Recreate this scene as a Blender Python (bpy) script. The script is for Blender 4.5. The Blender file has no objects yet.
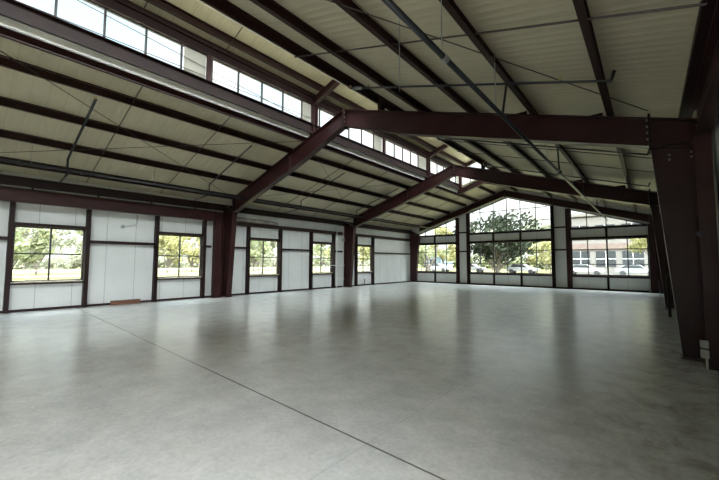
import bpy, bmesh, math, random
from mathutils import Vector, Matrix
R = random.Random(7)
sc = bpy.context.scene
C = sc.collection
PI = math.pi

# ------------------------------------------------------------------ materials
def mat(name, col, rough=.6, metal=0., var=0., scale=3., spec=.5, bump=0.):
    m = bpy.data.materials.new(name); m.use_nodes = True
    nt = m.node_tree; b = nt.nodes['Principled BSDF']
    b.inputs['Roughness'].default_value = rough
    b.inputs['Metallic'].default_value = metal
    b.inputs['Specular IOR Level'].default_value = spec
    b.inputs['Base Color'].default_value = (*col, 1)
    tc = nt.nodes.new('ShaderNodeTexCoord')
    if var:
        n = nt.nodes.new('ShaderNodeTexNoise'); n.inputs['Scale'].default_value = scale
        n.inputs['Detail'].default_value = 5
        nt.links.new(tc.outputs['Object'], n.inputs['Vector'])
        r = nt.nodes.new('ShaderNodeValToRGB')
        r.color_ramp.elements[0].position = .3; r.color_ramp.elements[1].position = .7
        r.color_ramp.elements[0].color = (*[c*(1-var) for c in col], 1)
        r.color_ramp.elements[1].color = (*[min(1, c*(1+var)) for c in col], 1)
        nt.links.new(n.outputs['Fac'], r.inputs['Fac'])
        nt.links.new(r.outputs['Color'], b.inputs['Base Color'])
        if bump:
            bp = nt.nodes.new('ShaderNodeBump'); bp.inputs['Strength'].default_value = bump
            nt.links.new(n.outputs['Fac'], bp.inputs['Height'])
            nt.links.new(bp.outputs['Normal'], b.inputs['Normal'])
    return m

def N(nt, typ, **kw):
    n = nt.nodes.new(typ)
    for k, v in kw.items(): setattr(n, k, v)
    return n

def math_node(nt, op, a, b=None, clamp=False):
    n = N(nt, 'ShaderNodeMath', operation=op); n.use_clamp = clamp
    for i, v in enumerate((a, b)):
        if v is None: continue
        if isinstance(v, (int, float)): n.inputs[i].default_value = v
        else: nt.links.new(v, n.inputs[i])
    return n.outputs[0]

def seam_mat(name, col, seamcol, axis, period, phase, width, rough=.5, ribs=0., bumpstr=.2, var=.05):
    """panel sheet: dark joint every `period` metres along an axis, small ribs between, slight mottling"""
    m = bpy.data.materials.new(name); m.use_nodes = True
    nt = m.node_tree; b = nt.nodes['Principled BSDF']
    b.inputs['Roughness'].default_value = rough
    b.inputs['Specular IOR Level'].default_value = .3
    tc = N(nt, 'ShaderNodeTexCoord'); sp = N(nt, 'ShaderNodeSeparateXYZ')
    nt.links.new(tc.outputs['Object'], sp.inputs[0])
    v = sp.outputs['XYZ'.index(axis)]
    t = math_node(nt, 'FRACT', math_node(nt, 'DIVIDE', math_node(nt, 'ADD', v, 1000*period - phase), period))
    seam = math_node(nt, 'LESS_THAN', t, width/period)
    no = N(nt, 'ShaderNodeTexNoise'); no.inputs['Scale'].default_value = 1.3; no.inputs['Detail'].default_value = 6
    nt.links.new(tc.outputs['Object'], no.inputs['Vector'])
    rp = N(nt, 'ShaderNodeValToRGB')
    rp.color_ramp.elements[0].position = .35; rp.color_ramp.elements[1].position = .65
    rp.color_ramp.elements[0].color = (*[c*(1-var) for c in col], 1); rp.color_ramp.elements[1].color = (*[min(1, c*(1+var)) for c in col], 1)
    nt.links.new(no.outputs['Fac'], rp.inputs['Fac'])
    mx = N(nt, 'ShaderNodeMix', data_type='RGBA')
    nt.links.new(seam, mx.inputs[0]); nt.links.new(rp.outputs[0], mx.inputs[6]); mx.inputs[7].default_value = (*seamcol, 1)
    nt.links.new(mx.outputs[2], b.inputs['Base Color'])
    if ribs:
        s = math_node(nt, 'SINE', math_node(nt, 'MULTIPLY', v, 2*PI/ribs))
        s = math_node(nt, 'POWER', math_node(nt, 'ABSOLUTE', s), 3.)
        bp = N(nt, 'ShaderNodeBump'); bp.inputs['Strength'].default_value = bumpstr; bp.inputs['Distance'].default_value = .02
        nt.links.new(s, bp.inputs['Height']); nt.links.new(bp.outputs['Normal'], b.inputs['Normal'])
    return m

M = {}
M['steel'] = mat('red oxide painted steel', (.033, .0120, .0120), .36, 0, .22, 2.5, .22)
M['purlin'] = mat('dark red purlin steel', (.021, .0080, .0072), .5, 0, .25, 3, .2)
M['post'] = mat('dark brown framing steel', (.015, .0060, .0055), .5, 0, .25, 3, .2)
M['alu'] = mat('dark bronze window metal', (.028, .024, .022), .45, 0, .1, 6)
M['sill'] = mat('pale timber sill', (.48, .43, .34), .6, 0, .25, 8)
M['bolt'] = mat('zinc bolt', (.30, .29, .28), .35, .8, .2, 20)
M['galv'] = mat('galvanised pipe', (.32, .34, .34), .35, .7, .25, 6)
M['blackpipe'] = mat('black steel pipe', (.016, .018, .021), .28, .3, .3, 5)
M['brass'] = mat('brass', (.5, .36, .15), .3, .9, .1, 10)
M['white'] = mat('white painted metal', (.70, .70, .66), .5, 0, .06, 4)
M['infill'] = mat('beige infill panel', (.33, .315, .27), .6, 0, .06, 3, .3)
M['pvc'] = mat('grey plastic box', (.38, .38, .36), .5, 0, .08, 6)
M['cable'] = mat('steel cable', (.06, .05, .045), .5, .5, .1, 5)
M['wood'] = mat('rough lumber', (.12, .05, .024), .7, 0, .35, 14)
M['greywrap'] = mat('grey brown wrap', (.24, .225, .20), .7, 0, .35, 5, .3, .3)
M['wall'] = seam_mat('white wall panel', (.565, .58, .57), (.31, .31, .30), 'Y', .872, 4.24, .016, ribs=.218, bumpstr=.05, var=.035)
M['wallx'] = seam_mat('white gable panel', (.64, .65, .63), (.36, .36, .345), 'X', .872, -7.07, .016, ribs=.218, bumpstr=.05, var=.035)
M['ceil'] = seam_mat('cream roof liner', (.43, .39, .28), (.36, .325, .23), 'Y', .305, 0, .014, ribs=.305, bumpstr=.3, var=.05)
M['grass'] = mat('dry meadow grass', (.105, .096, .044), .95, 0, .35, .35, .1)
M['asphalt'] = mat('pale road', (.11, .108, .103), .9, 0, .15, .6, .2)
M['bark'] = mat('bark', (.10, .085, .07), .9, 0, .35, 6, .2)
M['bwall'] = mat('beige stucco', (.135, .126, .114), .9, 0, .08, .5, .2)
M['bband'] = mat('rose brick band', (.125, .094, .08), .9, 0, .1, 2, .2)
M['bwin'] = mat('dark office glass', (.022, .025, .028), .3, 0, .2, .4)
M['bblue'] = mat('pale blue siding', (.17, .22, .26), .9, 0, .08, 1, .2)
M['broof'] = mat('grey roof', (.10, .10, .10), .9, 0, .1, 1, .2)
M['carw'] = mat('white car paint', (.27, .27, .27), .25, 0, .03, 1)
M['carg'] = mat('silver car paint', (.20, .21, .22), .25, .3, .03, 1)
M['tyre'] = mat('tyre rubber', (.02, .02, .02), .8, 0, .1, 5)
M['fence'] = mat('weathered fence post', (.13, .11, .09), .9, 0, .25, 5)

def leaf(name, col, var=.35):
    m = mat(name, col, .7, 0, var, .9, .2); nt = m.node_tree
    b = nt.nodes['Principled BSDF']; out = nt.nodes['Material Output']
    tr = N(nt, 'ShaderNodeBsdfTranslucent'); mx = N(nt, 'ShaderNodeMixShader'); mx.inputs[0].default_value = .4
    src = b.inputs['Base Color'].links[0].from_socket
    nt.links.new(src, tr.inputs['Color'])
    nt.links.new(b.outputs[0], mx.inputs[1]); nt.links.new(tr.outputs[0], mx.inputs[2]); nt.links.new(mx.outputs[0], out.inputs['Surface'])
    return m
M['leaf_dark'] = leaf('dark oak leaves', (.017, .023, .012))
M['leaf_yellow'] = leaf('yellow green leaves', (.235, .225, .10))
M['leaf_mid'] = leaf('mid green leaves', (.175, .19, .10))
M['leaf_pale'] = leaf('pale sage leaves', (.215, .22, .155))

def glass():
    m = bpy.data.materials.new('clear window glass'); m.use_nodes = True
    nt = m.node_tree; nt.nodes.remove(nt.nodes['Principled BSDF']); out = nt.nodes['Material Output']
    t = N(nt, 'ShaderNodeBsdfTransparent'); t.inputs[0].default_value = (.93, .96, .95, 1)
    g = N(nt, 'ShaderNodeBsdfGlossy'); g.inputs['Roughness'].default_value = .03
    f = N(nt, 'ShaderNodeLayerWeight'); f.inputs['Blend'].default_value = .5
    k = math_node(nt, 'ADD', math_node(nt, 'MULTIPLY', math_node(nt, 'POWER', f.outputs['Facing'], 5.), .45), .02)
    x = N(nt, 'ShaderNodeMixShader')
    nt.links.new(k, x.inputs[0]); nt.links.new(t.outputs[0], x.inputs[1]); nt.links.new(g.outputs[0], x.inputs[2])
    nt.links.new(x.outputs[0], out.inputs['Surface'])
    return m
M['glass'] = glass()

def concrete():
    m = bpy.data.materials.new('sealed concrete slab'); m.use_nodes = True
    nt = m.node_tree; b = nt.nodes['Principled BSDF']; L = nt.links
    tc = N(nt, 'ShaderNodeTexCoord'); sp = N(nt, 'ShaderNodeSeparateXYZ'); L.new(tc.outputs['Object'], sp.inputs[0])
    def noise(scale, det, rough=.55, dist=0.):
        n = N(nt, 'ShaderNodeTexNoise'); n.inputs['Scale'].default_value = scale; n.inputs['Detail'].default_value = det
        n.inputs['Roughness'].default_value = rough; n.inputs['Distortion'].default_value = dist
        L.new(tc.outputs['Object'], n.inputs['Vector']); return n.outputs['Fac']
    def ramp(f, p0, c0, p1, c1):
        r = N(nt, 'ShaderNodeValToRGB'); e = r.color_ramp.elements
        e[0].position, e[0].color = p0, (*c0, 1); e[1].position, e[1].color = p1, (*c1, 1)
        L.new(f, r.inputs[0]); return r.outputs[0]
    def mix(fac, a, c, mode='MIX'):
        x = N(nt, 'ShaderNodeMix', data_type='RGBA', blend_type=mode)
        if isinstance(fac, float): x.inputs[0].default_value = fac
        else: L.new(fac, x.inputs[0])
        for s, v in ((6, a), (7, c)):
            if isinstance(v, tuple): x.inputs[s].default_value = (*v, 1)
            else: L.new(v, x.inputs[s])
        return x.outputs[2]
    big = noise(.55, 6, .6, .2); mid = noise(2.4, 10, .72, .1); fine = noise(26, 5)
    c = ramp(big, .3, (.47, .48, .465), .7, (.59, .60, .58))
    c = mix(.75, c, ramp(mid, .36, (.40, .41, .395), .66, (.64, .65, .63)))
    c = mix(.28, c, ramp(fine, .3, (.38, .38, .37), .7, (.70, .70, .68)))
    stain = ramp(noise(1.1, 8, .75, .1), .52, (0, 0, 0), .85, (.35, .35, .35))
    c = mix(stain, c, (.56, .52, .42))
    edge = N(nt, 'ShaderNodeMapRange', interpolation_type='SMOOTHSTEP'); L.new(sp.outputs[0], edge.inputs[0])
    edge.inputs[1].default_value = -1.5; edge.inputs[2].default_value = .6
    dirt = math_node(nt, 'MULTIPLY', edge.outputs[0], ramp(noise(3.2, 6, .7, .6), .42, (0, 0, 0), .72, (.75, .75, .75)))
    c = mix(dirt, c, (.17, .135, .085))
    dark = ramp(noise(5.5, 8, .78, .1), .54, (0, 0, 0), .80, (.35, .35, .35))
    c = mix(dark, c, (.28, .28, .27))
    # saw-cut control joints, 3.9 m apart
    def line(out, per, ph, w):
        t = math_node(nt, 'FRACT', math_node(nt, 'DIVIDE', math_node(nt, 'ADD', out, 1000*per - ph + w/2), per))
        return math_node(nt, 'LESS_THAN', t, w/per)
    j = line(math_node(nt, 'ADD', sp.outputs[1], math_node(nt, 'MULTIPLY', sp.outputs[0], .0266)), 15.6, 2.238, .019)
    j = math_node(nt, 'MULTIPLY', j, .8)
    c = mix(j, c, (.07, .065, .06))
    j2 = math_node(nt, 'MULTIPLY', math_node(nt, 'MAXIMUM', line(sp.outputs[1], 15.6, 10.25, .012), line(sp.outputs[0], 5.2, -7.05, .010)), .22)
    c = mix(j2, c, (.15, .145, .13))
    L.new(c, b.inputs['Base Color'])
    b.inputs['Roughness'].default_value = .25
    b.inputs['Specular IOR Level'].default_value = .8
    bp = N(nt, 'ShaderNodeBump'); bp.inputs['Strength'].default_value = .24; bp.inputs['Distance'].default_value = .012
    L.new(noise(5., 4, .6, .2), bp.inputs['Height']); L.new(bp.outputs[0], b.inputs['Normal'])
    return m
M['concrete'] = concrete()

# ------------------------------------------------------------------ mesh helpers
class MB:
    def __init__(s): s.bm = bmesh.new()
    def hexa(s, pts):                       # 8 points: bottom ring 0-3, top ring 4-7
        v = [s.bm.verts.new(p) for p in pts]
        for f in ((3, 2, 1, 0), (4, 5, 6, 7), (0, 1, 5, 4), (1, 2, 6, 5), (2, 3, 7, 6), (3, 0, 4, 7)):
            s.bm.faces.new([v[i] for i in f])
        return s
    def box(s, x0, x1, y0, y1, z0, z1):
        return s.hexa([(x0, y0, z0), (x1, y0, z0), (x1, y1, z0), (x0, y1, z0), (x0, y0, z1), (x1, y0, z1), (x1, y1, z1), (x0, y1, z1)])
    def prism(s, poly, axis, a, b):         # polygon in the two other axes, extruded along axis
        def P(u, w, t):
            return {'X': (t, u, w), 'Y': (u, t, w), 'Z': (u, w, t)}[axis]
        v0 = [s.bm.verts.new(P(u, w, a)) for u, w in poly]; v1 = [s.bm.verts.new(P(u, w, b)) for u, w in poly]
        s.bm.faces.new(v0); s.bm.faces.new(v1[::-1])
        n = len(poly)
        for i in range(n): s.bm.faces.new([v0[i], v1[i], v1[(i+1) % n], v0[(i+1) % n]])
        return s
    def tube(s, pts, r, seg=10, cap=True):
        pts = [Vector(p) for p in pts]; rings = []
        rr = r if isinstance(r, (list, tuple)) else [r]*len(pts)
        up = None
        for i, p in enumerate(pts):
            d = ((pts[min(i+1, len(pts)-1)] - p).normalized() + (p - pts[max(i-1, 0)]).normalized()).normalized()
            if up is None:
                up = Vector((0, 0, 1)) if abs(d.z) < .9 else Vector((1, 0, 0))
            a = d.cross(up).normalized(); b = a.cross(d); up = b
            rings.append([s.bm.verts.new(p + (a*math.cos(t) + b*math.sin(t))*rr[i]) for t in [2*PI*k/seg for k in range(seg)]])
        for q, w in zip(rings, rings[1:]):
            for k in range(seg): s.bm.faces.new([q[k], q[(k+1) % seg], w[(k+1) % seg], w[k]])
        if cap: s.bm.faces.new(rings[0][::-1]); s.bm.faces.new(rings[-1])
        return s
    def ibeam(s, outer, inner, y, fw=.2, ft=.018, wt=.012):
        """I-section in an XZ plane at y: flanges follow two polylines, a web fills between"""
        for k in range(len(outer)-1):
            o0, o1, i0, i1 = [Vector((p[0], 0, p[1])) for p in (outer[k], outer[k+1], inner[k], inner[k+1])]
            mid = (i0 + i1)/2; midO = (o0 + o1)/2
            def flange(a, b, toward):
                d = (b-a).normalized(); n = Vector((-d.z, 0, d.x))
                if n.dot(toward - (a+b)/2) < 0: n = -n
                n = n*ft
                q = [a, b, b+n, a+n]
                s.prism([(p.x, p.z) for p in q], 'Y', y-fw/2, y+fw/2)
            flange(o0, o1, mid); flange(i0, i1, midO)
            s.prism([(p.x, p.z) for p in (o0, o1, i1, i0)], 'Y', y-wt/2, y+wt/2)
        return s
    def cee(s, x, z, h, f, y0, y1, t=.006, lip=.02, side=1):
        """C-section running along Y; (x,z) is the bottom of its web; flanges point to side"""
        k = side
        pts = [(0, 0), (f, 0), (f, lip), (f-t, lip), (f-t, t), (t, t), (t, h-t), (f-t, h-t), (f-t, h-lip), (f, h-lip), (f, h), (0, h)]
        return s.prism([(x+k*u, z+w) for u, w in pts], 'Y', y0, y1)
    def ball(s, c, r, seg=8):
        bmesh.ops.create_uvsphere(s.bm, u_segments=seg, v_segments=max(4, seg//2), radius=r, matrix=Matrix.Translation(c)); return s
    def build(s, name, m, parent=None, bevel=0., smooth=False):
        bmesh.ops.recalc_face_normals(s.bm, faces=s.bm.faces[:])
        me = bpy.data.meshes.new(name); s.bm.to_mesh(me); s.bm.free()
        me.materials.append(M[m] if isinstance(m, str) else m)
        if smooth:
            for p in me.polygons: p.use_smooth = True
        o = bpy.data.objects.new(name, me); C.objects.link(o)
        if parent is not None:
            o.parent = parent; o.matrix_parent_inverse = Matrix.Translation(parent.location).inverted()
        if bevel:
            b = o.modifiers.new('bevel', 'BEVEL'); b.width = bevel; b.segments = 2; b.limit_method = 'ANGLE'
        return o

def tag(o, label=None, cat=None, group=None, kind=None):
    if label: o['label'] = label
    if cat: o['category'] = cat
    if group: o['group'] = group
    if kind: o['kind'] = kind
    return o
def thing(name, loc, label, cat, group=None):
    o = bpy.data.objects.new(name, None); C.objects.link(o); o.location = loc; o.empty_display_size = .2
    return tag(o, label, cat, group)
def struct_empty(name, loc, label=None, cat=None):
    o = bpy.data.objects.new(name, None); C.objects.link(o); o.location = loc; o.empty_display_size = .2
    return tag(o, label, cat, kind='structure')
def struct(o, label=None, cat=None): return tag(o, label, cat, kind='structure')

# ------------------------------------------------------------------ building dimensions (metres; camera over the origin)
XL, XR = -14.33, .80            # inner faces of the long walls
YR, YG = -8.0, 23.28            # rear and far gable walls
XP = -7.05                      # main peak
XC = -8.50                      # clerestory line
XH = -5.66                      # high side of the raised roof
YE = 19.30                      # where the raised roof stops
YA, YB, YF = 7.62, 15.40, 22.93
def T(x): return 6.21 - .313*abs(x-XP)          # top of the main rafters
def TM(x): return 7.22 + .35*(x-XC)             # underside of raised roof

# ------------------------------------------------------------------ shell
struct(MB().box(XL-.1, XR+.15, YR-.1, YG+.1, -.15, 0).build('floor', 'concrete'),
       'grey mottled sealed concrete floor slab with a long saw-cut joint', 'floor')

WIN_Y = [(1.08, 2.77), (4.96, 6.66), (8.85, 10.55), (12.73, 14.37), (16.52, 18.13)]
ZS, ZH = .873, 2.556
b = MB(); y = YR
for a, c in WIN_Y:
    b.box(XL-.1, XL, y, a, 0, 4.12); b.box(XL-.1, XL, a, c, 0, ZS); b.box(XL-.1, XL, a, c, ZH, 4.12); y = c
b.box(XL-.1, XL, y, YG+.1, 0, 4.12)
struct(b.build('wall_left', 'wall'), 'long wall of white metal panels with five square windows', 'wall')

# right wall: panelled, with unseen doorways added to let daylight in
RIGHT_OPEN = [(-7.4, -1.7), (-.7, .5)]
b = MB(); y = YR-.1
for a, c in RIGHT_OPEN:
    b.box(XR, XR+.1, y, a, 0, 3.98); b.box(XR, XR+.1, a, c, 3.35, 3.98); y = c
b.box(XR, XR+.1, y, YG+.1, 0, 3.98)
struct(b.build('wall_right', 'wall'), 'white panel wall beyond the dark columns, with unseen doorways added for daylight', 'wall')

# far gable: openings
GL, GC, GR = (-14.0, -10.56), (-9.62, -4.50), (-3.49, -.04)
GS, GH, GU = .80, 2.86, 3.52
def GT(x): return 5.80 - .322*abs(x-XP)         # underside of the far rafter
b = MB(); y0, y1 = YG, YG+.1
def W(x): return T(x)+.195 if x <= -1.65 else T(-1.65)+.195-(x+1.65)*(T(-1.65)+.205-4.02)/(XR+.2+1.65)
def gp(x0, x1, z0, z1): b.box(x0, x1, y0, y1, z0, z1)
for (a, c) in (GL, GC, GR):
    gp(a, c, 0, GS); gp(a, c, GH, GU)
for (a, c) in ((XL-.1, GL[0]), (GL[1], GC[0]), (GC[1], GR[0]), (GR[1], XR+.1)):
    b.prism([(a, 0), (c, 0), (c, W(c)), (a, W(a))], 'Y', y0, y1)
for (a, c) in ((GL[0], GL[1]), (GC[0], XP), (XP, GC[1]), (GR[0], -1.65), (-1.65, GR[1])):
    b.prism([(a, max(GU, GT(a))), (c, max(GU, GT(c))), (c, W(c)), (a, W(a))], 'Y', y0, y1)
struct(b.build('wall_far', 'wallx'), 'far gable wall of white panels around three tall window bays', 'wall')

# rear gable behind the viewer with an open doorway
b = MB()
b.prism([(XL-.1, 0), (XR+.1, 0), (XR+.1, T(XR)+.1), (XP, T(XP)+.1), (XL-.1, T(XL-.1)+.1)], 'Y', YR-.1, YR)
struct(b.build('wall_rear', 'wallx'), 'rear gable wall of plain white panels', 'wall')

# roof liners
def sheet(poly, y0, y1, t=.08):
    b = MB()
    for (p, q) in zip(poly, poly[1:]):
        b.prism([p, q, (q[0], q[1]+t), (p[0], p[1]+t)], 'Y', y0, y1)
    return b
rl = lambda x: T(x)+.205
s = sheet([(XL-.25, rl(XL-.25)), (XC-.12, rl(XC-.12))], YR-.1, YE)
s.prism([(XL-.25, rl(XL-.25)), (XP, rl(XP)), (XP, rl(XP)+.08), (XL-.25, rl(XL-.25)+.08)], 'Y', YE, YG+.15)
struct(s.build('ceiling_left', 'ceil'), 'cream ribbed roof liner of the left slope', 'ceiling')
s = sheet([(XR+.2, 4.02), (-1.65, rl(-1.65)), (-4.4, rl(-4.4)+.01), (XH-.12, 6.27)], YR-.1, YE)
s.prism([(XR+.2, 4.02), (-1.65, rl(-1.65)), (-1.65, rl(-1.65)+.08), (XR+.2, 4.1)], 'Y', YE, YG+.15)
s.prism([(-1.65, rl(-1.65)), (XP, rl(XP)), (XP, rl(XP)+.08), (-1.65, rl(-1.65)+.08)], 'Y', YE, YG+.15)
struct(s.build('ceiling_right', 'ceil'), 'cream ribbed roof liner of the right slope', 'ceiling')
s = sheet([(XC-.35, TM(XC-.35)), (XH+.1, TM(XH+.1))], YR-.1, YE+.15)
struct(s.build('ceiling_raised', 'ceil'), 'cream liner of the raised roof over the clerestory', 'ceiling')
hw = struct_empty('window_20', (XH, 6, 6.4), 'unseen glazed strip added on the high side of the raised roof for daylight', 'window')  # added glazing, out of view, lets daylight down onto the left floor
b = MB(); b.box(XH, XH+.06, YR-.1, YE, 6.36, 6.44).box(XH, XH+.06, YR-.1, YE, 7.45, TM(XH)-.01)
for k in range(20): b.box(XH, XH+.06, YR+k*1.4-.03, YR+k*1.4+.03, 6.4, 7.5)
b.build('window_frame', 'alu', hw)
MB().box(XH+.03, XH+.036, YR-.1, YE, 6.4, 7.5).build('glass_pane', 'glass', hw)
b = MB(); b.prism([(XC-.1, 5.3), (XH, 5.3), (XH, TM(XH)), (XC-.1, TM(XC-.1))], 'Y', YR-.1, YR)
struct(b.build('wall_rear_upper', 'wallx'))
struct(MB().box(XC-.21, XC-.14, YR, YE, 5.70, 5.88).build('lit_strip_1', 'white'), 'long white strip under the clerestory sill, painted as lit roof underside', 'lit_strip')  # white strip stands for the lit underside of the roof edge
struct(MB().box(XL, XL+.05, YR, 23.1, 0, .07).build('baseboard_left', 'post'), 'dark base angle along the left wall', 'baseboard')
struct(MB().box(XL+.05, -.1, YG-.05, YG, 0, .08).build('baseboard_far', 'post'), 'dark base angle along the far wall', 'baseboard')

# ------------------------------------------------------------------ left wall windows, jamb posts, girts
ordn = ['first', 'second', 'third', 'fourth', 'fifth']
see = ['nearest to the viewer, at the left edge', 'just before the near steel frame', 'just past the near steel frame', 'with pipes beside it, before the second steel frame', 'smallest in view, past the second steel frame']
wn = 0
for i, (a, c) in enumerate(WIN_Y):
    wn += 1
    w = struct_empty(f'window_{wn}', (XL, (a+c)/2, ZS), f'square four-pane window in the left wall, {see[i]}', 'window')
    f = MB()
    for (p, q, r, t) in ((a, c, ZS, ZS+.045), (a, c, ZH-.045, ZH), (a, a+.045, ZS, ZH), (c-.045, c, ZS, ZH)):
        f.box(XL-.07, XL-.01, p, q, r, t)
    ym, zm = (a+c)/2, (ZS+ZH)/2+.01
    f.box(XL-.065, XL-.015, ym-.022, ym+.022, ZS, ZH); f.box(XL-.065, XL-.015, a, c, zm-.022, zm+.022)
    f.build('window_frame', 'alu', w)
    MB().box(XL-.045, XL-.039, a+.03, c-.03, ZS+.03, ZH-.03).build('glass_pane', 'glass', w)
    MB().box(XL-.01, XL+.13, a+.08, c-.03, ZS-.022, ZS+.012).build('window_sill', 'sill', w)
    g = MB(); g.box(XL, XL+.15, a, c, ZH, ZH+.09); g.build('head_girt', 'post', w)
    MB().box(XL, XL+.15, a, c, ZS-.075, ZS-.023).build('sill_girt', 'post', w)
    if i in (0, 1, 2): MB().box(XL-.01, XL+.012, c-.075, c-.045, ZS+.55 if i == 0 else ZS+.35, ZH-.35).build('liner_strip', 'sill', w)
    top = 3.22 if a < 7 else 3.14
    for side, yy in (('near', a-.11), ('far', c)):
        b = MB(); b.box(XL, XL+.2, yy, yy+.008, 0, top); b.box(XL, XL+.008, yy, yy+.11, 0, top); b.box(XL+.192, XL+.2, yy, yy+.11, 0, top)
        b.box(XL+.02, XL+.192, yy+.102, yy+.11, 0, top)
        tag(b.build('wall_post', 'post'), f'dark upright steel jamb post at the {side} side of the {ordn[i]} window from the left', 'post', 'window jamb posts on the left wall')

def girt(name, y0, y1, z, h, label, d=.15, m='purlin'):
    b = MB(); X = XL+.003; b.box(X, X+.006, y0, y1, z-h/2, z+h/2); b.box(X, XL+d, y0, y1, z+h/2-.008, z+h/2); b.box(X, XL+d, y0, y1, z-h/2, z-h/2+.008)
    b.box(XL+d-.006, XL+d, y0, y1, z-h/2, z+h/2)
    return tag(b.build(name, m), label, 'girt', 'horizontal girts on the left wall')
girt('wall_girt', -3.0, .97, 2.16, .10, 'dark horizontal girt at the left picture edge beside the first window')
girt('wall_girt', 2.88, 4.85, 2.15, .10, 'dark horizontal girt above the lumber piece, between first and second windows')
girt('wall_girt', 6.77, 7.02, 2.14, .10, 'short dark girt between the second window and the near column')
girt('wall_girt', 7.76, 8.74, 2.14, .09, 'short dark girt between the near column and the third window')
girt('wall_girt', 10.66, 12.62, 2.14, .09, 'dark horizontal girt between the third and fourth windows')
girt('wall_girt', 14.48, 15.30, 2.14, .09, 'short dark girt behind the conduits before the second column')
girt('wall_girt', 15.50, 16.41, 2.14, .09, 'short dark girt just past the second column')
girt('wall_girt', 18.24, 23.0, 2.14, .09, 'long dark girt on the blank panels in the far left corner')
girt('eave_girt', 7.72, 15.28, 3.23, .17, 'long dark girt over the third and fourth windows', .16)
girt('eave_girt', 15.50, 23.0, 3.23, .17, 'long dark girt over the fifth window to the far corner', .16)

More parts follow.
